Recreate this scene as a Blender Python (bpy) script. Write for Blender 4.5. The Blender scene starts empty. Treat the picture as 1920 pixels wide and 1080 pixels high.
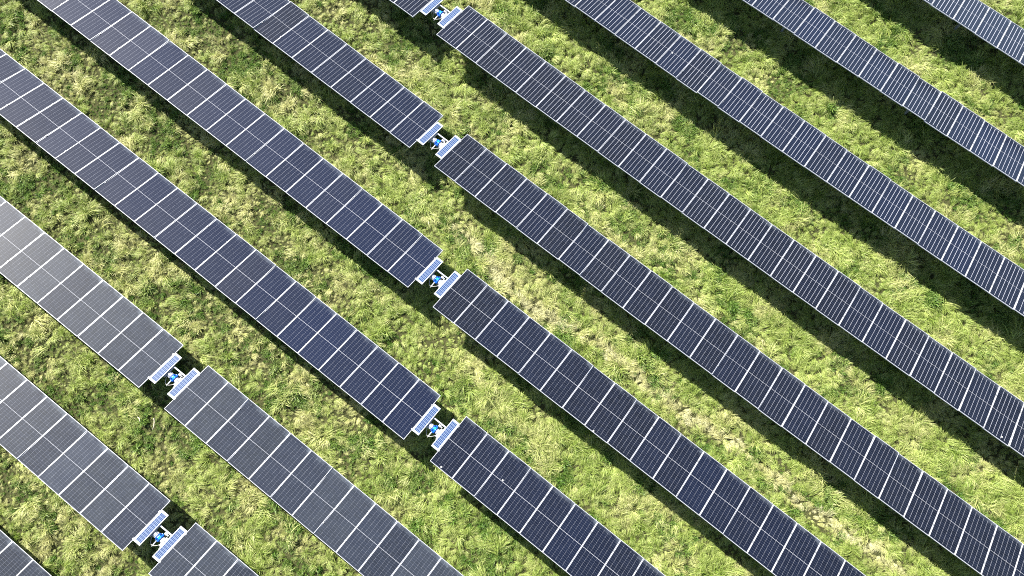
import bpy, bmesh, math, random
import numpy as np
from mathutils import Matrix, Vector

S = bpy.context.scene
C = S.collection

# ------------------------------------------------------------------ camera, sky, sun, exposure
CAM = (8.06768, -2.78400, 29.43707)
F_PX = 1380.755                      # focal length in pixels of a 1920 px wide picture
RX = Vector((0.78994, 0.61314, 0.00767)); DN = Vector((0.60257, -0.77387, -0.19502)); FW = Vector((-0.11364, 0.15868, -0.98077))
cam = bpy.data.cameras.new('camera'); cam.sensor_width = 36; cam.lens = F_PX / 1920 * 36
cam.clip_end = 500
co = bpy.data.objects.new('camera', cam); C.objects.link(co); S.camera = co
co.matrix_world = Matrix(((RX.x, -DN.x, -FW.x, CAM[0]), (RX.y, -DN.y, -FW.y, CAM[1]), (RX.z, -DN.z, -FW.z, CAM[2]), (0, 0, 0, 1)))

SUNV = Vector((-1.10, 0.28, 1.0)).normalized()
sun_el = math.asin(SUNV.z); sun_az = math.atan2(SUNV.x, SUNV.y)
w = bpy.data.worlds.new('World'); S.world = w; w.use_nodes = True
nt = w.node_tree; nt.nodes.clear()
sky = nt.nodes.new('ShaderNodeTexSky'); sky.sky_type = 'NISHITA'; sky.sun_disc = False
sky.sun_elevation = sun_el; sky.sun_rotation = sun_az; sky.air_density = 1.0; sky.dust_density = 1.0
bg = nt.nodes.new('ShaderNodeBackground'); bg.inputs['Strength'].default_value = 0.062
wo = nt.nodes.new('ShaderNodeOutputWorld')
nt.links.new(sky.outputs[0], bg.inputs[0]); nt.links.new(bg.outputs[0], wo.inputs[0])
sl = bpy.data.lights.new('sun', 'SUN'); sl.energy = 5.0; sl.angle = math.radians(0.53); sl.color = (1.0, 0.965, 0.90)
so = bpy.data.objects.new('sun', sl); C.objects.link(so); so.rotation_euler = SUNV.to_track_quat('Z', 'Y').to_euler()
S.view_settings.view_transform = 'Standard'; S.view_settings.look = 'None'
S.view_settings.exposure = 1.75; S.view_settings.gamma = 1.0
S.cycles.use_denoising = False
S.cycles.pixel_filter_type = 'BLACKMAN_HARRIS'; S.cycles.filter_width = 1.05
S.cycles.max_bounces = 6; S.cycles.transmission_bounces = 4; S.cycles.diffuse_bounces = 3

# ------------------------------------------------------------------ the site: rows of trackers, surveyed as curves over x
P = 1.09338           # module pitch along the row
W = 2.278             # module length across the row
# Y, Z, tilt, slope, x end of west table, x start of east table, Y', Y'', Z'', tilt', tilt''   (u = x/20)
ROW = [
 [-18.60655, 0.08575, -0.29174, -0.00137, None, -4.38484, 0.01217, -0.00358, 0.00503, 0.00034, -0.00013],
 [-13.75847, 0.31563, -0.29421, 0.0025, -0.57187, 0.72157, 0.13946, -0.01023, -0.05833, -0.013, 0.00474],
 [-9.07162, -0.01934, -0.25757, -0.00813, -4.38411, -3.0712, 0.03782, -0.04331, 0.24732, 0.02367, -0.01402],
 [-4.28456, -0.10664, -0.3043, -0.00429, 5.05449, 6.35504, 0.01001, -0.05818, 0.38239, 0.03283, -0.05671],
 [0.47284, -0.17465, -0.28618, -0.00567, 1.34158, 2.62345, -0.00977, -0.076, 0.41929, -0.0118, -0.00263],
 [5.17214, -0.25598, -0.29781, -0.00327, -2.44888, -1.12038, -0.05804, -0.02344, 0.42495, -0.00929, -0.03228],
 [9.90434, -0.14111, -0.25453, -0.00247, -6.1300, -4.82064, -0.06637, -0.03439, 0.34967, -0.04978, -0.01397],
 [14.62818, -0.07031, -0.28978, -0.00053, None, 12.26665, -0.08907, -0.05268, 0.41785, -0.02756, -0.03313],
 [19.25873, 0.13096, -0.31815, 0.00933, None, 7.45412, -0.00613, -0.00846, 0.00372, -0.01767, -0.00949],
 [24.02713, 0.23569, -0.32511, 0.00602, None, 13.59992, -0.02376, -0.03036, 0.00052, -0.00311, 0.00241]]
GC = (-0.18242, -0.08977, -0.19071, 0.39947, 0.02148, 0.47683)
H_GROUND = 1.36

def axis(k, x):
    r = ROW[k]; u = x / 20
    y = r[0] + r[6]*u + r[7]*u*u; z = r[1] + r[3]*x + r[8]*u*u; t = r[2] + r[9]*u + r[10]*u*u
    return y, z, t, (r[6] + 2*r[7]*u)/20, r[3] + 2*r[8]*u/20

def frame_at(k, x, roll=0.0, dz=0.0):
    y, z, t, dy, dzx = axis(k, x)
    ex = Vector((1, dy, dzx)).normalized()
    ey = Vector((0, math.cos(t+roll), math.sin(t+roll))); ey = (ey - ex*ey.dot(ex)).normalized()
    ez = ex.cross(ey)
    m = Matrix.Identity(4)
    for i in range(3):
        m[i][0] = ex[i]; m[i][1] = ey[i]; m[i][2] = ez[i]
    m[0][3] = x; m[1][3] = y; m[2][3] = z + dz
    return m

def surf(x, y):
    u = x/20; v = y/20
    return GC[0] + GC[1]*u + GC[2]*v + GC[3]*u*u + GC[4]*u*v + GC[5]*v*v

def pix(p):
    d = Vector(p) - Vector(CAM); z = d.dot(FW)
    return 960 + F_PX*d.dot(RX)/z, 540 + F_PX*d.dot(DN)/z

# ------------------------------------------------------------------ node helpers
class NT:
    def __init__(s, name):
        s.m = bpy.data.materials.new(name); s.m.use_nodes = True; s.t = s.m.node_tree; s.t.nodes.clear()
        s.out = s.t.nodes.new('ShaderNodeOutputMaterial')
    def n(s, typ, **kw):
        o = s.t.nodes.new(typ)
        for k, v in kw.items(): setattr(o, k, v)
        return o
    def l(s, a, b): s.t.links.new(a, b)
    def put(s, sock, v):
        if v is None: return
        if hasattr(v, 'is_linked') or hasattr(v, 'links'): s.l(v, sock)
        else: sock.default_value = v
    def math(s, op, a, b=None, c=None, clamp=False):
        o = s.n('ShaderNodeMath', operation=op, use_clamp=clamp)
        s.put(o.inputs[0], a); s.put(o.inputs[1], b)
        if c is not None: s.put(o.inputs[2], c)
        return o.outputs[0]
    def mix(s, f, a, b):
        o = s.n('ShaderNodeMix', data_type='RGBA'); s.put(o.inputs[0], f); s.put(o.inputs[6], a); s.put(o.inputs[7], b); return o.outputs[2]
    def noise(s, vec, scale, detail=2, rough=0.5, dim='3D'):
        o = s.n('ShaderNodeTexNoise', noise_dimensions=dim); s.put(o.inputs['Vector'], vec)
        o.inputs['Scale'].default_value = scale; o.inputs['Detail'].default_value = detail; o.inputs['Roughness'].default_value = rough
        return o.outputs['Fac']
    def ramp(s, v, a, b):
        o = s.n('ShaderNodeMapRange', interpolation_type='SMOOTHSTEP'); s.put(o.inputs[0], v)
        o.inputs[1].default_value = a; o.inputs[2].default_value = b; return o.outputs[0]
    def bsdf(s, **kw):
        b = s.n('ShaderNodeBsdfPrincipled')
        for k, v in kw.items(): s.put(b.inputs[k], v)
        s.l(b.outputs[0], s.out.inputs[0]); return b
    def attr(s, name, typ):
        return s.n('ShaderNodeAttribute', attribute_name=name, attribute_type=typ)

def c4(r, g, b): return (r, g, b, 1.0)

def simple(name, col, rough=0.5, metal=0.0, var=0.12, scale=9.0, bump=0.0):
    t = NT(name); tc = t.n('ShaderNodeTexCoord'); nz = t.noise(tc.outputs['Object'], scale, 5, 0.6)
    a = tuple(x*(1-var) for x in col); b = tuple(min(1, x*(1+var)) for x in col)
    colr = t.mix(t.ramp(nz, 0.3, 0.7), c4(*a), c4(*b))
    bs = t.bsdf(**{'Base Color': colr, 'Roughness': rough, 'Metallic': metal})
    if bump:
        bp = t.n('ShaderNodeBump'); bp.inputs['Strength'].default_value = bump; bp.inputs['Distance'].default_value = 0.01
        t.l(nz, bp.inputs['Height']); t.l(bp.outputs[0], bs.inputs['Normal'])
    return t.m

# photovoltaic laminate: cells, gaps between cell strings, bright centre strip, dust, painted sky tint and sheen
def pv_material():
    t = NT('pv_laminate')
    tc = t.n('ShaderNodeTexCoord'); sp = t.n('ShaderNodeSeparateXYZ'); t.l(tc.outputs['Object'], sp.inputs[0])
    x, y = sp.outputs[0], sp.outputs[1]
    oi = t.n('ShaderNodeObjectInfo'); rnd = oi.outputs['Random']
    lw = t.attr('string_gap_glint', 'OBJECT').outputs['Fac']; mw = t.attr('centre_gap', 'OBJECT').outputs['Fac']
    ax = t.math('ABSOLUTE', x); ay = t.math('ABSOLUTE', y)
    cw = 1.0/6.0; ch = 1.085/12.0
    # string gaps (parallel to y); their width also carries painted glints
    fx = t.math('ABSOLUTE', t.math('SUBTRACT', t.math('FRACT', t.math('ADD', t.math('DIVIDE', x, cw), 0.5+1e-4+0.5)), 0.5))   # 0.5 at string borders
    dx = t.math('MULTIPLY', t.math('SUBTRACT', 0.5, t.math('SUBTRACT', 0.5, fx)), cw)
    # distance to nearest multiple of cw
    dxm = t.math('MULTIPLY', t.math('ABSOLUTE', t.math('SUBTRACT', t.math('DIVIDE', x, cw), t.math('ROUND', t.math('DIVIDE', x, cw)))), cw)
    line = t.math('LESS_THAN', dxm, t.math('MULTIPLY', lw, 0.5))
    inner = t.math('MULTIPLY', t.math('LESS_THAN', ax, 0.47), t.math('LESS_THAN', ay, 1.055))
    line = t.math('MULTIPLY', line, inner)
    ym = t.math('DIVIDE', t.math('SUBTRACT', ay, 0.012), ch)
    dym = t.math('MULTIPLY', t.math('ABSOLUTE', t.math('SUBTRACT', ym, t.math('ROUND', ym))), ch)
    row = t.math('MULTIPLY', t.math('LESS_THAN', dym, 0.0035), t.math('LESS_THAN', ax, 0.5))
    mid = t.math('MULTIPLY', t.math('LESS_THAN', ay, t.math('MULTIPLY', mw, 0.5)), t.math('LESS_THAN', ax, 0.515))
    # fine busbars across each cell (parallel to y): many thin ribbons
    bb = t.math('DIVIDE', x, cw/10); dbb = t.math('ABSOLUTE', t.math('SUBTRACT', bb, t.math('ROUND', bb)))
    bus = t.math('MULTIPLY', t.math('LESS_THAN', dbb, 0.03), inner)
    cellarea = t.math('MULTIPLY', t.math('LESS_THAN', ax, 0.503), t.math('LESS_THAN', ay, 1.102))
    # each cell a slightly different blue
    cv = t.n('ShaderNodeCombineXYZ'); t.l(t.math('FLOOR', t.math('DIVIDE', x, cw)), cv.inputs[0]); t.l(t.math('FLOOR', t.math('DIVIDE', y, ch)), cv.inputs[1]); t.l(t.math('MULTIPLY', rnd, 57.0), cv.inputs[2])
    wn = t.n('ShaderNodeTexWhiteNoise', noise_dimensions='3D'); t.l(cv.outputs[0], wn.inputs['Vector'])
    cell = t.mix(wn.outputs['Value'], c4(0.0010, 0.0017, 0.0050), c4(0.0030, 0.0045, 0.0108))
    cell = t.mix(t.attr('sky_tint', 'OBJECT').outputs['Fac'], cell, c4(0.0018, 0.0062, 0.0265))  # blue of the reflected sky mixed into the cell colour
    base = t.mix(cellarea, c4(0.012, 0.012, 0.018), cell)
    base = t.mix(t.math('MULTIPLY', row, 0.26), base, c4(0.15, 0.17, 0.24))
    base = t.mix(t.math('MULTIPLY', bus, 0.3), base, c4(0.06, 0.065, 0.09))
    base = t.mix(t.math('MULTIPLY', line, 0.8), base, c4(0.46, 0.47, 0.52))
    base = t.mix(mid, base, c4(0.60, 0.60, 0.62))
    # real dust plus a painted grey sky sheen; dust thicker towards the low edge (+y) where rain leaves it
    off = t.n('ShaderNodeVectorMath', operation='ADD'); t.l(tc.outputs['Object'], off.inputs[0])
    cr = t.n('ShaderNodeCombineXYZ'); t.l(t.math('MULTIPLY', rnd, 91.0), cr.inputs[0]); t.l(t.math('MULTIPLY', rnd, 37.0), cr.inputs[1]); t.l(cr.outputs[0], off.inputs[1])
    n1 = t.noise(off.outputs[0], 2.1, 5, 0.6); n2 = t.noise(off.outputs[0], 9.0, 4, 0.65)
    low = t.ramp(t.math('ADD', y, t.math('MULTIPLY', n2, 0.22)), 1.02, 1.26)
    low = t.math('MULTIPLY', low, t.ramp(n1, 0.36, 0.66))
    cor = t.ramp(t.math('ADD', t.math('ADD', t.math('MULTIPLY', x, 1.4), y), t.math('MULTIPLY', n2, 0.5)), 1.72, 2.05)
    streak = t.ramp(t.noise(off.outputs[0], 3.3, 6, 0.72), 0.66, 0.80)
    dust_sheen = t.math('ADD', t.math('MULTIPLY', low, 0.10), t.math('ADD', t.math('MULTIPLY', cor, 0.06), t.math('MULTIPLY', streak, 0.015)), clamp=True)
    dust_sheen = t.math('ADD', dust_sheen, t.math('MULTIPLY', t.math('ADD', t.math('MULTIPLY', n1, 0.9), 0.55), t.attr('sheen_film', 'OBJECT').outputs['Fac']), clamp=True)
    base = t.mix(dust_sheen, base, c4(0.46, 0.53, 0.60))
    # bird droppings, a few modules only
    vo = t.n('ShaderNodeTexVoronoi', feature='F1'); t.l(off.outputs[0], vo.inputs['Vector']); vo.inputs['Scale'].default_value = 0.9
    spot = t.math('MULTIPLY', t.math('LESS_THAN', t.math('ADD', vo.outputs['Distance'], t.math('MULTIPLY', n2, 0.03)), 0.045), t.math('GREATER_THAN', t.math('FRACT', t.math('MULTIPLY', rnd, 13.7)), 0.5))
    base = t.mix(t.math('MULTIPLY', spot, 0.75), base, c4(0.7, 0.7, 0.66))
    bs = t.bsdf(**{'Base Color': base, 'Roughness': 0.14, 'IOR': 1.45, 'Specular IOR Level': 0.3, 'Coat Weight': 1.0, 'Coat IOR': 1.175,
                   'Coat Roughness': t.math('ADD', t.math('ADD', 0.33, t.math('MULTIPLY', rnd, 0.09)), t.math('MULTIPLY', n1, 0.08))})
    bp = t.n('ShaderNodeBump'); bp.inputs['Strength'].default_value = 0.25; bp.inputs['Distance'].default_value = 0.004
    t.l(n2, bp.inputs['Height']); t.l(bp.outputs[0], bs.inputs['Coat Normal'])
    return t.m

def small_pv_material():
    t = NT('small_pv_laminate')
    tc = t.n('ShaderNodeTexCoord'); sp = t.n('ShaderNodeSeparateXYZ'); t.l(tc.outputs['Object'], sp.inputs[0])
    x, y = sp.outputs[0], sp.outputs[1]
    cx, cy = 0.061, 0.122
    gx = t.math('SUBTRACT', t.math('DIVIDE', x, cx), t.math('ROUND', t.math('DIVIDE', x, cx)))
    gy = t.math('SUBTRACT', t.math('DIVIDE', y, cy), t.math('ROUND', t.math('DIVIDE', y, cy)))
    ingx = t.math('GREATER_THAN', t.math('ABSOLUTE', gx), 0.08)
    ingy = t.math('GREATER_THAN', t.math('ABSOLUTE', gy), 0.035)
    area = t.math('MULTIPLY', t.math('LESS_THAN', t.math('ABSOLUTE', x), 0.122), t.math('LESS_THAN', t.math('ABSOLUTE', y), 0.61))
    cell = t.math('MULTIPLY', area, t.math('MULTIPLY', ingx, ingy))
    nz = t.noise(tc.outputs['Object'], 7, 3)
    blue = t.mix(nz, c4(0.010, 0.030, 0.10), c4(0.022, 0.05, 0.14))
    base = t.mix(cell, c4(0.26, 0.31, 0.38), blue)
    t.bsdf(**{'Base Color': base, 'Roughness': 0.3, 'Coat Weight': 0.6, 'Coat Roughness': 0.1})
    return t.m

M_PV = pv_material(); M_SPV = small_pv_material()
M_FRAME = simple('anodised_frame', (0.43, 0.44, 0.47), 0.42, 0.15, 0.05)
M_WHITE = simple('galvanised_white', (0.42, 0.43, 0.46), 0.45, 0.1, 0.08)
M_STEEL = simple('galvanised_steel', (0.30, 0.31, 0.32), 0.5, 0.6, 0.2)
M_BACK = simple('backsheet', (0.55, 0.56, 0.58), 0.6)
M_BLUE = simple('blue_casting', (0.004, 0.085, 0.42), 0.30, 0.0, 0.15)
M_CYAN = simple('light_blue_cover', (0.015, 0.36, 0.70), 0.25, 0.0, 0.1)
M_CABLE = simple('cable_sheath', (0.45, 0.43, 0.40), 0.5)
M_DARK = simple('dark_rubber', (0.03, 0.03, 0.035), 0.6)

# ------------------------------------------------------------------ mesh helpers
def box(bm, x0, x1, y0, y1, z0, z1, mi=0, bev=0.0):
    vs = [bm.verts.new((x, y, z)) for x in (x0, x1) for y in (y0, y1) for z in (z0, z1)]
    fs = [(0, 1, 3, 2), (4, 6, 7, 5), (0, 4, 5, 1), (2, 3, 7, 6), (0, 2, 6, 4), (1, 5, 7, 3)]
    out = []
    for f in fs:
        q = bm.faces.new([vs[i] for i in f]); q.material_index = mi; out.append(q)
    if bev:
        es = list({e for f in out for e in f.edges})
        bmesh.ops.bevel(bm, geom=es, offset=bev, segments=2, affect='EDGES', profile=0.6)

def tube(bm, pts, r, seg=10, caps=True, mi=0):
    rings = []
    pts = [Vector(p) for p in pts]
    rs = r if isinstance(r, (list, tuple)) else [r]*len(pts)
    up = Vector((0.03, 0.12, 1)).normalized()
    for i, p in enumerate(pts):
        d = (pts[min(i+1, len(pts)-1)] - pts[max(i-1, 0)])
        if d.length < 1e-9: d = (pts[-1]-pts[0])
        d.normalize()
        a = d.cross(up)
        if a.length < 1e-3: a = d.cross(Vector((1, 0, 0)))
        a.normalize(); b = d.cross(a)
        rings.append([bm.verts.new(p + (a*math.cos(2*math.pi*j/seg) + b*math.sin(2*math.pi*j/seg))*rs[i]) for j in range(seg)])
    for i in range(len(rings)-1):
        for j in range(seg):
            f = bm.faces.new((rings[i][j], rings[i][(j+1) % seg], rings[i+1][(j+1) % seg], rings[i+1][j])); f.smooth = True; f.material_index = mi
    if caps:
        for rg in (rings[0][::-1], rings[-1]):
            f = bm.faces.new(rg); f.material_index = mi

def mesh(name, bm, mats):
    bmesh.ops.recalc_face_normals(bm, faces=bm.faces[:])
    me = bpy.data.meshes.new(name); bm.to_mesh(me); bm.free()
    for m in (mats if isinstance(mats, (list, tuple)) else [mats]): me.materials.append(m)
    return me

def link(name, me, parent=None, mat=None):
    o = bpy.data.objects.new(name, me); C.objects.link(o)
    if parent is not None: o.parent = parent
    if mat is not None: o.matrix_local = mat
    return o

def tag(o, label=None, cat=None, group=None, kind=None):
    if label: o['label'] = label
    if cat: o['category'] = cat
    if group: o['group'] = group
    if kind: o['kind'] = kind
    return o

# module meshes (shared)
MW = P - 0.016          # framed width of a module
def frame_mesh(hx, hy, fw, fh, name):
    bm = bmesh.new()
    box(bm, -hx, hx, hy-fw, hy, -fh, 0.0, bev=0.002)
    box(bm, -hx, hx, -hy, -hy+fw, -fh, 0.0, bev=0.002)
    box(bm, -hx, -hx+fw, -hy+fw, hy-fw, -fh, 0.0, bev=0.002)
    box(bm, hx-fw, hx, -hy+fw, hy-fw, -fh, 0.0, bev=0.002)
    return mesh(name, bm, M_FRAME)
FR = frame_mesh(MW/2, W/2, 0.017, 0.035, 'frame')
bm = bmesh.new(); box(bm, -MW/2+0.015, MW/2-0.015, -W/2+0.015, W/2-0.015, -0.011, -0.004)
bm.faces.ensure_lookup_table()
for f in bm.faces:
    f.material_index = 0 if f.calc_center_median().z > -0.005 else 1
LAM = mesh('laminate', bm, [M_PV, M_BACK])
bm = bmesh.new(); box(bm, -0.022, 0.022, -W/2+0.012, W/2-0.012, -0.066, -0.037, bev=0.003)
for s in (-0.62, 0.62):
    box(bm, -0.028, 0.028, s-0.035, s+0.035, -0.036, 0.004, bev=0.003)
    box(bm, -0.03, 0.03, s-0.02, s+0.02, -0.10, -0.066)
RAIL = mesh('rail', bm, M_STEEL)

def post_mesh(h):
    bm = bmesh.new()
    box(bm, -0.05, 0.05, -0.06, -0.052, -h, 0); box(bm, -0.05, 0.05, 0.052, 0.06, -h, 0); box(bm, -0.004, 0.004, -0.052, 0.052, -h, 0)
    box(bm, -0.06, 0.06, -0.09, 0.09, 0.0, 0.03, bev=0.004)
    return mesh('post', bm, M_STEEL)
POST = post_mesh(1.75)

rng = random.Random(4)
TABLES = [
 (0, None, 'dark solar panel table cut off by the bottom left corner of the photo'),
 (1, 'W', 'grey-sheened solar panel table up and left of the lowest blue tracker drive'),
 (1, 'E', 'short run of solar panels at the bottom edge, right of the lowest blue drive'),
 (2, 'W', 'grey-sheened solar panel table between the left edge and the upper of the two left drives'),
 (2, 'E', 'greyish solar panel table from the upper of the two left drives to the bottom edge'),
 (3, 'W', 'blue-black solar panel table from the left edge to the lowest of four middle drives'),
 (3, 'E', 'dark solar panel table from the lowest of four middle drives to the bottom edge'),
 (4, 'W', 'blue-tinted solar panel table from the top left corner to the drive nearest the centre'),
 (4, 'E', 'long dark solar panel table from the drive nearest the centre to the bottom edge'),
 (5, 'W', 'dark solar panel table from the top edge to the second blue drive from the top'),
 (5, 'E', 'longest solar panel table, from the second drive from the top to the bottom right corner'),
 (6, 'W', 'stub of a solar panel table at the top edge, left of the topmost blue drive'),
 (6, 'E', 'solar panel table running from the topmost blue drive to the lower right edge'),
 (7, None, 'third solar panel table from the top right corner, from top edge to right edge'),
 (8, None, 'second solar panel table from the top right corner with bright white cell lines'),
 (9, None, 'short glinting solar panel table cutting the top right corner of the photo'),
]
# string gap and centre gap width by row; wider string gaps paint in the glints
LINE = {0: (.0018, .005), 1: (.0018, .005), 2: (.0018, .005), 3: (.0022, .006), 4: (.0026, .0055), 5: (.0044, .0042), 6: (.0080, .0035), 7: (.0110, .003), 8: (.013, .003), 9: (.017, .003)}
SKY_TINT = {(3, 'W'): .5, (4, 'W'): .6, (5, 'W'): .36, (8, None): .34, (9, None): .4, (7, None): .25, (3, 'E'): .16, (4, 'E'): .14}   # sky reflection painted in as bluer cells, by table
SHEEN_FILM = {0: .026, 1: .032, 2: .030}                                                                                         # grey sky and cloud sheen painted onto these rows

def module_x(k, side, i):
    r = ROW[k]
    return (r[4] - (i+.5)*P) if side == 'W' else (r[5] + (i+.5)*P)

def seen(k, x, m=330):
    y, z, t, _, _ = axis(k, x); a, b = pix((x, y, z))
    return -m < a < 1920+m and -m < b < 1080+m

for k, side, label in TABLES:
    rngI = range(0, 60) if side else range(-60, 60)
    idx = [i for i in rngI if seen(k, module_x(k, side, i))]
    if side and 0 not in idx: idx = list(range(0, max(idx)+1)) if idx else []
    if side: idx = list(range(0, max(idx)+1))
    xs = sorted(module_x(k, side, i) for i in idx)
    xa, xb = xs[0]-P/2, xs[-1]+P/2; xm = (xa+xb)/2
    y, z, t, _, _ = axis(k, xm)
    root = bpy.data.objects.new('solar_tracker', None); C.objects.link(root)
    base = Matrix.Translation((xm, y, surf(xm, y) - H_GROUND)); root.matrix_world = base; inv = base.inverted()
    tag(root, label, 'solar tracker', 'rows of solar panels across the field')
    lw, cw_ = LINE[k]
    for x in xs:
        m = frame_at(k, x, roll=rng.gauss(0, 0.012), dz=rng.gauss(0, 0.006))
        o = link('solar_panel', LAM, root, inv @ m)
        o['string_gap_glint'] = lw*rng.uniform(.85, 1.15); o['centre_gap'] = cw_
        o['sky_tint'] = min(1.0, max(0.0, SKY_TINT.get((k, side), .06) + rng.gauss(0, .09))); o['sheen_film'] = SHEEN_FILM.get(k, .003)*rng.uniform(.75, 1.3)
        link('frame', FR, o)
    for i in range(len(xs)+1):
        x = xa + i*P
        xx = x + (0.03 if i == 0 else -0.03 if i == len(xs) else 0)
        link('mounting_rail', RAIL, root, inv @ frame_at(k, xx))
    # torque tube
    bm = bmesh.new(); pts = []
    for i in range(len(xs)+1):
        x = xa + i*P
        pts.append(inv @ (frame_at(k, x) @ Vector((0, 0, -0.17))))
    tube(bm, pts, 0.066, 8)
    link('torque_tube', mesh('torque_tube', bm, M_STEEL), root)
    step = 6*P; x = xa + 2.5*P
    while x < xb - P*0.6:
        m = frame_at(k, x); p = m @ Vector((0, 0, -0.26)); yaw = math.atan2(m[1][0], m[0][0])
        link('post', POST, root, inv @ (Matrix.Translation(p) @ Matrix.Rotation(yaw, 4, 'Z')))
        x += step

# ------------------------------------------------------------------ tracker drives in the gaps
def make_drive(gap):
    """parts in the tilted frame of the row; x runs along the row, gap centred on 0"""
    parts = []
    g = gap/2 - 0.006; wp = 0.325; hy = 0.695; cy = 0.035
    for s in (-1, 1):
        bm = bmesh.new(); box(bm, -0.134, 0.134, -0.66, 0.66, -0.012, -0.004)
        lam = mesh('small_panel', bm, M_SPV)
        fm = bmesh.new(); hx = wp/2
        # broad white border, wider on the side that meets the table
        wi, wo = 0.026, 0.042
        a0, a1 = (wo, wi) if s < 0 else (wi, wo)
        box(fm, -hx, -hx+a0, -hy, hy, -0.03, 0.0, bev=0.002); box(fm, hx-a1, hx, -hy, hy, -0.03, 0.0, bev=0.002)
        box(fm, -hx+a0, hx-a1, hy-0.04, hy, -0.03, 0.0, bev=0.002); box(fm, -hx+a0, hx-a1, -hy, -hy+0.04, -0.03, 0.0, bev=0.002)
        off = (a0-a1)/2
        parts.append(('small_panel', lam, Matrix.Translation((s*(g-hx)+off, cy, 0)), [('frame', mesh('frame', fm, M_WHITE), Matrix.Translation((-off, 0, 0)))]))
    # link bar
    bm = bmesh.new(); box(bm, -0.335, 0.335, 0.255, 0.310, -0.10, -0.055, bev=0.006)
    parts.append(('link_bar', mesh('link_bar', bm, M_WHITE), None, []))
    # bracket next to west panel: channel parallel to y
    bm = bmesh.new(); box(bm, -0.322, -0.282, -0.22, 0.30, -0.13, -0.045, bev=0.004); box(bm, -0.34, -0.325, -0.26, 0.32, -0.25, -0.035)
    parts.append(('end_bracket', mesh('end_bracket', bm, M_STEEL), None, []))
    # flange plates on the east side
    bm = bmesh.new()
    box(bm, 0.285, 0.33, -0.34, 0.30, -0.20, -0.04, bev=0.006); box(bm, 0.20, 0.285, -0.25, 0.13, -0.14, -0.05, bev=0.01)
    parts.append(('mounting_plate', mesh('mounting_plate', bm, M_WHITE), None, []))
    # drive housing: stepped barrel along x
    bm = bmesh.new(); y0, z0 = -0.035, -0.16
    tube(bm, [(-0.285, y0, z0), (-0.27, y0, z0), (-0.25, y0, z0), (-0.12, y0, z0), (-0.10, y0, z0), (0.09, y0, z0), (0.11, y0, z0), (0.284, y0, z0)], [0.07, 0.088, 0.098, 0.098, 0.082, 0.082, 0.115, 0.115], 20)
    for xx in (-0.235, -0.185, -0.135, 0.14, 0.19, 0.24):
        tube(bm, [(xx, y0, z0), (xx+0.014, y0, z0)], 0.108 if xx < 0 else 0.125, 20)
    for s2 in (-1, 1):
        box(bm, -0.29, -0.15, y0+s2*0.10-0.014, y0+s2*0.10+0.014, -0.21, -0.12, bev=0.004)
    parts.append(('drive_housing', mesh('drive_housing', bm, M_WHITE), None, []))
    # blue slewing gear with rim and bolts
    bm = bmesh.new()
    tube(bm, [(-0.085, y0, z0), (-0.075, y0, z0), (-0.045, y0, z0), (-0.04, y0, z0), (0.04, y0, z0), (0.045, y0, z0), (0.075, y0, z0), (0.085, y0, z0)],
         [0.125, 0.145, 0.145, 0.128, 0.128, 0.145, 0.145, 0.125], 24)
    for j in range(10):
        a = 2*math.pi*j/10
        for xx in (-0.095, 0.095):
            cyy, czz = y0+0.11*math.cos(a), z0+0.11*math.sin(a)
            tube(bm, [(xx-0.01, cyy, czz), (xx+0.01, cyy, czz)], 0.012, 6)
    box(bm, -0.05, 0.05, -0.19, -0.10, -0.21, -0.11, bev=0.012)
    box(bm, -0.045, 0.045, 0.07, 0.14, -0.20, -0.12, bev=0.012)
    cap = bmesh.new(); box(cap, -0.042, 0.042, y0-0.05, y0+0.05, -0.045, -0.022, bev=0.008); tube(cap, [(0, y0, -0.024), (0, y0, -0.008)], [0.026, 0.02], 12)
    parts.append(('slewing_gear', mesh('slewing_gear', bm, M_BLUE), None, [('gear_cover', mesh('gear_cover', cap, M_CYAN), None)]))
    # motor hanging out to the low side
    bm = bmesh.new()
    tube(bm, [(-0.02, -0.18, -0.17), (-0.02, -0.21, -0.18), (-0.02, -0.36, -0.22), (-0.02, -0.42, -0.235)], [0.02, 0.024, 0.024, 0.018], 12)
    tube(bm, [(-0.02, -0.30, -0.204), (-0.02, -0.31, -0.207)], 0.034, 12)
    parts.append(('drive_motor', mesh('drive_motor', bm, M_WHITE), None, []))
    for nm, pts in (('cable', [(-0.27, -0.10, -0.17), (-0.25, -0.20, -0.18), (-0.20, -0.30, -0.21), (-0.12, -0.38, -0.22), (-0.05, -0.40, -0.21), (-0.02, -0.36, -0.19)]),
                    ('cable', [(0.20, -0.14, -0.18), (0.17, -0.22, -0.17), (0.10, -0.31, -0.18), (0.03, -0.37, -0.20), (-0.01, -0.39, -0.21), (-0.03, -0.44, -0.26)])):
        cm = bmesh.new(); q = []
        for a in range(len(pts)-1):
            p0 = Vector(pts[max(a-1, 0)]); p1 = Vector(pts[a]); p2 = Vector(pts[a+1]); p3 = Vector(pts[min(a+2, len(pts)-1)])
            for s in range(5):
                u = s/5
                q.append(0.5*((2*p1) + (p2-p0)*u + (2*p0-5*p1+4*p2-p3)*u*u + (-p0+3*p1-3*p2+p3)*u**3))
        q.append(Vector(pts[-1])); tube(cm, q, 0.009, 6)
        parts.append((nm, mesh(nm, cm, M_CABLE), None, []))
    bm = bmesh.new(); box(bm, 0.03, 0.14, 0.15, 0.24, -0.21, -0.10, bev=0.008); box(bm, 0.15, 0.20, 0.16, 0.22, -0.20, -0.12, bev=0.006)
    parts.append(('control_box', mesh('control_box', bm, M_WHITE), None, []))
    return parts

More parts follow.
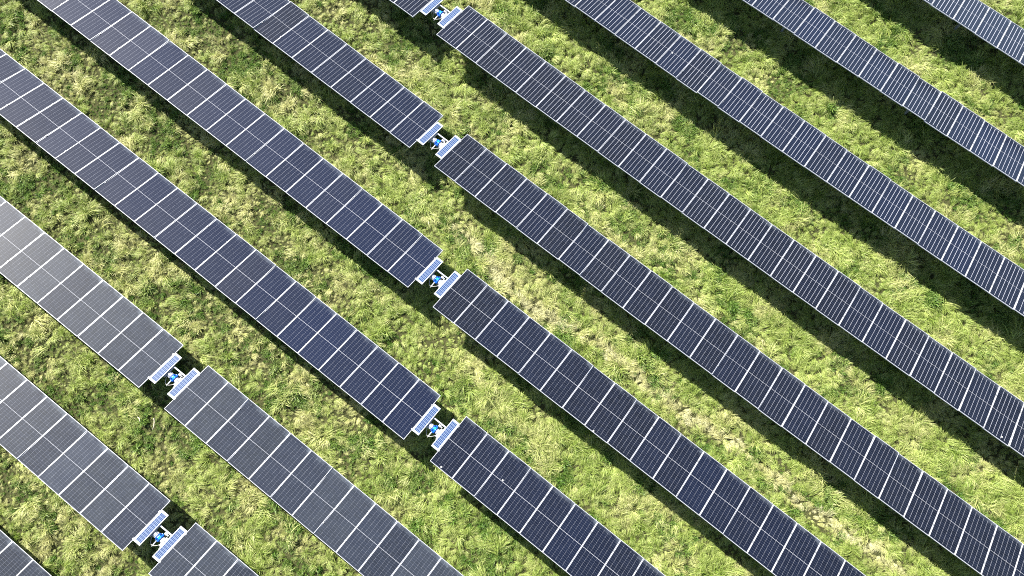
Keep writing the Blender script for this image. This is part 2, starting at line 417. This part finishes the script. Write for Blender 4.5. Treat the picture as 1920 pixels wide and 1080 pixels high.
DL = {1: 'blue and white tracker drive with two small panels, lowest of all, near the bottom edge',
      2: 'blue and white tracker drive with two small panels, upper of the two left ones',
      3: 'blue and white tracker drive with two small panels, lowest in the middle column of four',
      4: 'blue and white tracker drive with two small panels, the one nearest the photo centre',
      5: 'blue and white tracker drive with two small panels, second from the top edge',
      6: 'blue and white tracker drive with two small panels, cut by the top edge'}
for k in range(1, 7):
    xa, xb = ROW[k][4], ROW[k][5]; xm = (xa+xb)/2
    m = frame_at(k, xm)
    root = bpy.data.objects.new('tracker_drive', None); C.objects.link(root); root.matrix_world = m
    tag(root, DL[k], 'solar tracker drive', 'blue tracker drives between the panel tables')
    for nm, me, mat, subs in make_drive(xb-xa):
        o = link(nm, me, root, mat)
        for sn, sm, smat in subs: link(sn, sm, o, smat)
    p = m @ Vector((0, -0.035, -0.29)); pm = m.inverted() @ Matrix.Translation(p)
    link('post', POST, root, pm)

# ------------------------------------------------------------------ ground and grass
def vnoise(x, y, seed):
    xi = np.floor(x).astype(np.int64); yi = np.floor(y).astype(np.int64); fx = x-xi; fy = y-yi
    fx = fx*fx*fx*(fx*(fx*6-15)+10); fy = fy*fy*fy*(fy*(fy*6-15)+10)
    def h(a, b):
        n = (a*374761393 + b*668265263 + seed*1442695041) & 0x7fffffff
        n = ((n ^ (n >> 13))*1274126177) & 0x7fffffff
        n = ((n ^ (n >> 16))*2246822519) & 0x7fffffff
        return ((n ^ (n >> 15)) & 0xfffff)/float(0xfffff)
    return (h(xi, yi)*(1-fx)+h(xi+1, yi)*fx)*(1-fy) + (h(xi, yi+1)*(1-fx)+h(xi+1, yi+1)*fx)*fy
def fbm(x, y, s, o=4, rot=0.6):
    v = 0; a = 0.5; t = 0
    for i in range(o):
        v = v + a*vnoise(x, y, s+i*17); t += a; a *= .5
        x, y = 2.03*(x*math.cos(rot)-y*math.sin(rot))+3.1, 2.03*(x*math.sin(rot)+y*math.cos(rot))+1.7
    return v/t
def sm(v, a, b):
    t = np.clip((v-a)/(b-a), 0, 1); return t*t*(3-2*t)

def ground_z(x, y): return surf(x, y) - H_GROUND
TRX = np.array([-10, 1.57, 3.78, 5.64, 8.38, 10.45, 12.38, 14.28, 17.85, 20.37, 22.38, 40]); TRY = np.array([2.9, 2.59, 2.38, 2.2, 2.31, 2.51, 2.47, 2.43, 2.53, 2.53, 2.45, 2.4])
def track(x, y):
    d = np.abs(y - np.interp(x, TRX, TRY) - 0.16*np.sin(x*0.9) - 0.22*(vnoise(x*2.1, y*2.1, 8)-.5))
    return (1-sm(d, 0.10, 0.42))*sm(x, -1, 3)*(0.45+0.75*vnoise(x*1.7, y*1.7, 5))
CS = 0.42
def clumps(x, y):
    gx_ = np.floor(x/CS).astype(np.int64); gy_ = np.floor(y/CS).astype(np.int64)
    def hh(a, b, k):
        n = (a*73856093 ^ b*19349663 ^ (k*83492791+977)) & 0x7fffffff
        n = ((n ^ (n >> 13))*1274126177) & 0x7fffffff; n = ((n ^ (n >> 15))*2246822519) & 0x7fffffff
        return ((n ^ (n >> 14)) & 0xffff)/65535.
    bd = np.full(x.shape, 1e9); o = [np.zeros(x.shape) for _ in range(5)]; b2 = np.full(x.shape, 1e9)
    for di in (-1, 0, 1):
        for dj in (-1, 0, 1):
            a = gx_+di; b = gy_+dj
            cx = (a+hh(a, b, 1))*CS; cy = (b+hh(a, b, 2))*CS; d = np.hypot(x-cx, y-cy)
            m = d < bd
            b2 = np.where(m, bd, np.minimum(b2, d)); bd = np.where(m, d, bd)
            for q, v in enumerate((cx, cy, hh(a, b, 3), hh(a, b, 4), hh(a, b, 5))): o[q] = np.where(m, v, o[q])
    return bd, b2, o
def field(x, y):
    """canopy: (height factor, greenness, dryness, lean angle) at a place"""
    und = fbm(x*0.9, y*0.9, 11, 3)               # mounds about a metre across
    cl = fbm(x*2.3, y*2.3, 31, 3)                # clumps
    big = fbm(x*0.13, y*0.13, 51, 2)
    rough = sm(-x*0.55 - y*0.35, -9, 9)          # the west side is rougher and tuftier
    tr = track(x, y)
    h = 0.80 + 0.40*(und-.5)*2 + (0.25+0.35*rough)*(cl-.5)*2
    wx = x+0.25*(fbm(x*2, y*2, 301, 2)-.5); wy = y+0.25*(fbm(x*2, y*2, 302, 2)-.5)
    bd, b2, (ccx, ccy, c1, c2, c3) = clumps(wx, wy)
    edge = sm(b2-bd, 0.0, 0.17+0.09*rough)
    amp = 0.42+0.48*rough
    h = h*(1-amp*(1-edge))*(0.8+0.5*c1)
    h = np.clip(1.08*h, 0.30, 1.5)*(1-0.16*np.clip(tr, 0, 1))
    weed = np.clip(sm(fbm(x*1.1+40, y*1.1, 71, 3) + 0.05*rough, 0.56, 0.68) + 0.7*rough*sm(fbm(x*2.6+7, y*2.6, 77, 2), 0.70, 0.82), 0, 1)
    dry = np.clip(sm(fbm(x*0.8+9, y*0.8, 91, 4), 0.44, 0.70)*0.8 + 0.25*rough*(big) + 0.9*tr, 0, 1)
    ang = 2*math.pi*fbm(x*0.42, y*0.42, 131, 3)*2.3 + 1.2
    rad = np.arctan2(wy-ccy, wx-ccx)
    vx = np.cos(ang)*1.0+np.cos(2*math.pi*c2)*0.8+np.cos(rad)*0.9; vy = np.sin(ang)*1.0+np.sin(2*math.pi*c2)*0.8+np.sin(rad)*0.9
    ang = np.arctan2(vy, vx)
    dry = np.clip(dry+0.5*(c3-.5), 0, 1)
    return h, weed, dry, ang, rough, tr, c3

# ground sheet, lumpy soil and thatch
nx, ny = 240, 240
gx = np.linspace(-70, 75, nx); gy = np.linspace(-65, 70, ny)
X, Y = np.meshgrid(gx, gy, indexing='ij'); Z = ground_z(np.clip(X, -34, 36), np.clip(Y, -30, 38)) + 0.05*(fbm(X*0.7, Y*0.7, 3, 3)-.5)
vs = np.stack([X.ravel(), Y.ravel(), Z.ravel()], 1)
ii, jj = np.meshgrid(np.arange(nx-1), np.arange(ny-1), indexing='ij'); a = (ii*ny+jj).ravel()
fc = np.stack([a, a+ny, a+ny+1, a+1], 1)
me = bpy.data.meshes.new('ground'); me.from_pydata(vs.tolist(), [], fc.tolist()); me.polygons.foreach_set('use_smooth', [True]*len(me.polygons))
t = NT('soil_and_thatch'); tc = t.n('ShaderNodeTexCoord')
n1 = t.noise(tc.outputs['Object'], 2.2, 6, 0.65); n2 = t.noise(tc.outputs['Object'], 26, 6, 0.7)
col = t.mix(t.ramp(n1, .35, .65), c4(0.018, 0.026, 0.008), c4(0.045, 0.045, 0.018))
col = t.mix(t.ramp(n2, .35, .7), col, c4(0.09, 0.09, 0.035))
bs = t.bsdf(**{'Base Color': col, 'Roughness': 0.95, 'Specular IOR Level': 0.1})
bp = t.n('ShaderNodeBump'); bp.inputs['Strength'].default_value = 0.9; bp.inputs['Distance'].default_value = 0.06; t.l(n2, bp.inputs['Height']); t.l(bp.outputs[0], bs.inputs['Normal'])
me.materials.append(t.m)
g = link('ground', me); tag(g, 'grassy field soil under the solar panels', None, kind='structure')

# blade material: colour of the clump (instance) and of the blade (mesh)
def blade_material():
    t = NT('grass_blade')
    tone = t.attr('dryness', 'INSTANCER').outputs['Fac']; val = t.attr('vigour', 'INSTANCER').outputs['Fac']; wd = t.attr('weed', 'INSTANCER').outputs['Fac']
    b = t.attr('blade', 'GEOMETRY').outputs['Fac']
    d = t.math('ADD', tone, t.math('MULTIPLY', t.math('SUBTRACT', b, 0.5), 0.7), clamp=True)
    green = t.mix(val, c4(0.140, 0.225, 0.022), c4(0.365, 0.440, 0.105))
    straw = t.mix(b, c4(0.40, 0.39, 0.14), c4(0.62, 0.59, 0.28))
    col = t.mix(d, green, straw)
    pale = t.math('MULTIPLY', t.math('SUBTRACT', tone, 1.0), 1.6, clamp=True)
    col = t.mix(pale, col, c4(0.56, 0.54, 0.31))
    col = t.mix(wd, col, t.mix(b, c4(0.045, 0.105, 0.012), c4(0.125, 0.235, 0.032)))
    df = t.n('ShaderNodeBsdfPrincipled'); t.put(df.inputs['Base Color'], col); df.inputs['Roughness'].default_value = 0.5; df.inputs['Specular IOR Level'].default_value = 0.35
    tr = t.n('ShaderNodeBsdfTranslucent'); t.put(tr.inputs['Color'], col)
    mx = t.n('ShaderNodeMixShader'); mx.inputs[0].default_value = 0.30
    t.l(df.outputs[0], mx.inputs[1]); t.l(tr.outputs[0], mx.inputs[2]); t.l(mx.outputs[0], t.out.inputs[0])
    return t.m
M_BLADE = blade_material()

src = bpy.data.collections.new('grass_tufts')     # not linked to the scene: only read by the nodes below
rs = np.random.RandomState(7)
def tuft(name, n, length, radius, lean, spread, width, curl, segs=4):
    V = []; Fc = []; B = []
    for i in range(n):
        r = radius*math.sqrt(rs.rand()); a = rs.rand()*2*math.pi
        p = np.array([r*math.cos(a), r*math.sin(a), 0.0])
        ha = rs.normal(0, spread) if lean > 0 else rs.rand()*2*math.pi
        L = length*rs.uniform(.55, 1.15); pitch = np.clip(rs.normal(1.35-lean, .22), .25, 1.5)
        dh = rs.normal(0, .35); wdt = width*rs.uniform(.6, 1.3); bl = rs.rand()
        pts = [p.copy()]; c = curl*rs.uniform(.6, 1.4)
        for s in range(segs):
            d = np.array([math.cos(ha)*math.cos(pitch), math.sin(ha)*math.cos(pitch), math.sin(pitch)])
            p = p + d*L/segs; pts.append(p.copy()); pitch -= c/segs*(0.6+s*0.5); ha += dh/segs
        side0 = np.array([-math.sin(ha), math.cos(ha), rs.normal(0, .35)]); side0 /= np.linalg.norm(side0)
        b0 = len(V)
        for s, q in enumerate(pts):
            u = s/segs; ww = wdt*(1-u**1.6)*.5 + 0.0006
            V.append(q - side0*ww); V.append(q + side0*ww); B += [bl, bl]
        for s in range(segs): Fc.append((b0+2*s, b0+2*s+1, b0+2*s+3, b0+2*s+2))
    me = bpy.data.meshes.new(name); me.from_pydata([tuple(v) for v in V], [], Fc)
    at = me.attributes.new('blade', 'FLOAT', 'POINT'); at.data.foreach_set('value', B)
    me.materials.append(M_BLADE); me.polygons.foreach_set('use_smooth', [True]*len(me.polygons))
    o = bpy.data.objects.new(name, me); src.objects.link(o)
# alphabetical order = index: 0-3 lodged grass, 4-5 upright, 6-7 weeds
for i in range(4): tuft('a%d' % i, 44, 0.47, 0.11, 0.62, 0.30, 0.0155, 1.9)
for i in range(2): tuft('b%d' % i, 48, 0.44, 0.12, 0.0, 1, 0.015, 1.7)
for i in range(2): tuft('c%d' % i, 46, 0.26, 0.14, 0.0, 1, 0.030, 1.9, 3)

# scatter
DENS = 46
xr = (-30, 34); yr = (-26, 36)
n = int((xr[1]-xr[0])*(yr[1]-yr[0])*DENS)
gxn = int((xr[1]-xr[0])*math.sqrt(DENS)); gyn = int((yr[1]-yr[0])*math.sqrt(DENS))
ii, jj = np.meshgrid(np.arange(gxn), np.arange(gyn), indexing='ij')
px = xr[0] + (ii.ravel()+rs.rand(gxn*gyn))/math.sqrt(DENS); py = yr[0] + (jj.ravel()+rs.rand(gxn*gyn))/math.sqrt(DENS)
pz = ground_z(px, py) + 0.05*(fbm(px*0.7, py*0.7, 3, 3)-.5)
D = np.stack([px-CAM[0], py-CAM[1], pz-CAM[2]], 1)
zc = D@np.array(FW); ua = 960+F_PX*(D@np.array(RX))/zc; va = 540+F_PX*(D@np.array(DN))/zc
keep = (ua > -160) & (ua < 2080) & (va > -160) & (va < 1240)
px, py, pz = px[keep], py[keep], pz[keep]; N = len(px)
h, weed, dry, ang, rough, tr, c3f = field(px, py)
kind = rs.rand(N)
isweed = rs.rand(N) < weed*0.75*(1-np.clip(tr, 0, 1))
up = (~isweed) & (kind < 0.14 + 0.22*rough)
idx = np.where(isweed, 6+rs.randint(0, 2, N), np.where(up, 4+rs.randint(0, 2, N), rs.randint(0, 4, N))).astype(np.int32)
scale = h*rs.uniform(.75, 1.25, N)*np.where(isweed, 1.0, 1.0)
rz = ang + rs.normal(0, .30, N)
tilt = np.stack([rs.normal(0, .12, N), rs.normal(0, .12, N), rz], 1)
ml = bpy.data.meshes.new('grass'); ml.vertices.add(N); ml.vertices.foreach_set('co', np.stack([px, py, pz], 1).ravel())
def add(nm, typ, arr, key='value'):
    at = ml.attributes.new(nm, typ, 'POINT'); at.data.foreach_set(key, np.ascontiguousarray(arr).ravel())
add('rot', 'FLOAT_VECTOR', tilt.astype(np.float32), 'vector'); add('size', 'FLOAT', scale.astype(np.float32)); add('idx', 'INT', idx)
add('dryness', 'FLOAT', np.clip(dry*0.68+0.22*rough*(0.4+1.2*c3f)+0.85*np.clip(tr, 0, 1)+rs.normal(0, .13, N)+.02, 0, 1.6).astype(np.float32))
add('vigour', 'FLOAT', np.clip(fbm(px*1.5, py*1.5, 201, 3)+rs.normal(0, .18, N), 0, 1).astype(np.float32))
add('weed', 'FLOAT', np.where(isweed, np.clip(rs.normal(.8, .15, N), 0, 1), 0.12*rs.rand(N)).astype(np.float32))
ml.update()
go = link('grass', ml); tag(go, 'tall tangled green and straw-coloured grass growing between the panel rows', 'grass', kind='stuff')
ng = bpy.data.node_groups.new('grow', 'GeometryNodeTree')
ng.interface.new_socket('Geometry', in_out='INPUT', socket_type='NodeSocketGeometry'); ng.interface.new_socket('Geometry', in_out='OUTPUT', socket_type='NodeSocketGeometry')
N_ = ng.nodes; gi = N_.new('NodeGroupInput'); gout = N_.new('NodeGroupOutput')
ci = N_.new('GeometryNodeCollectionInfo'); ci.inputs['Collection'].default_value = src; ci.inputs['Separate Children'].default_value = True; ci.inputs['Reset Children'].default_value = True
ip = N_.new('GeometryNodeInstanceOnPoints'); ip.inputs['Pick Instance'].default_value = True
def na(nm, typ):
    o = N_.new('GeometryNodeInputNamedAttribute'); o.data_type = typ; o.inputs['Name'].default_value = nm; return o.outputs['Attribute']
e2r = N_.new('FunctionNodeEulerToRotation'); ng.links.new(na('rot', 'FLOAT_VECTOR'), e2r.inputs[0])
ng.links.new(gi.outputs[0], ip.inputs['Points']); ng.links.new(ci.outputs[0], ip.inputs['Instance'])
ng.links.new(na('idx', 'INT'), ip.inputs['Instance Index']); ng.links.new(e2r.outputs[0], ip.inputs['Rotation']); ng.links.new(na('size', 'FLOAT'), ip.inputs['Scale'])
ng.links.new(ip.outputs[0], gout.inputs[0])
md = go.modifiers.new('grow', 'NODES'); md.node_group = ng
print('tufts', N)

# ------------------------------------------------------------------ two pale sticks lying in the grass
M_STICK = simple('weathered_wood', (0.50, 0.44, 0.33), 0.8, 0, 0.25, 14, 0.4)
for (sx, sy), yaw, L, lab in (((-4.0, -11.40), -0.37, 0.22, 'short pale curved stick in the grass below the left panel table'),
                              ((-3.42, -11.18), -0.92, 0.46, 'longer pale straight stick in the grass below the left panel table')):
    bm = bmesh.new(); q = []
    bend = 0.035 if L < .5 else 0.015
    for i in range(9):
        u = i/8-.5; q.append((u*L, bend*(1-4*u*u), 0.01*math.sin(7*u)))
    tube(bm, q, [0.02*(1-.35*abs(i/8-.4)*2) for i in range(9)], 8)
    o = link('stick', mesh('stick', bm, M_STICK), None, Matrix.Translation((sx, sy, surf(sx, sy)-H_GROUND+0.42)) @ Matrix.Rotation(yaw, 4, 'Z'))
    tag(o, lab, 'stick')
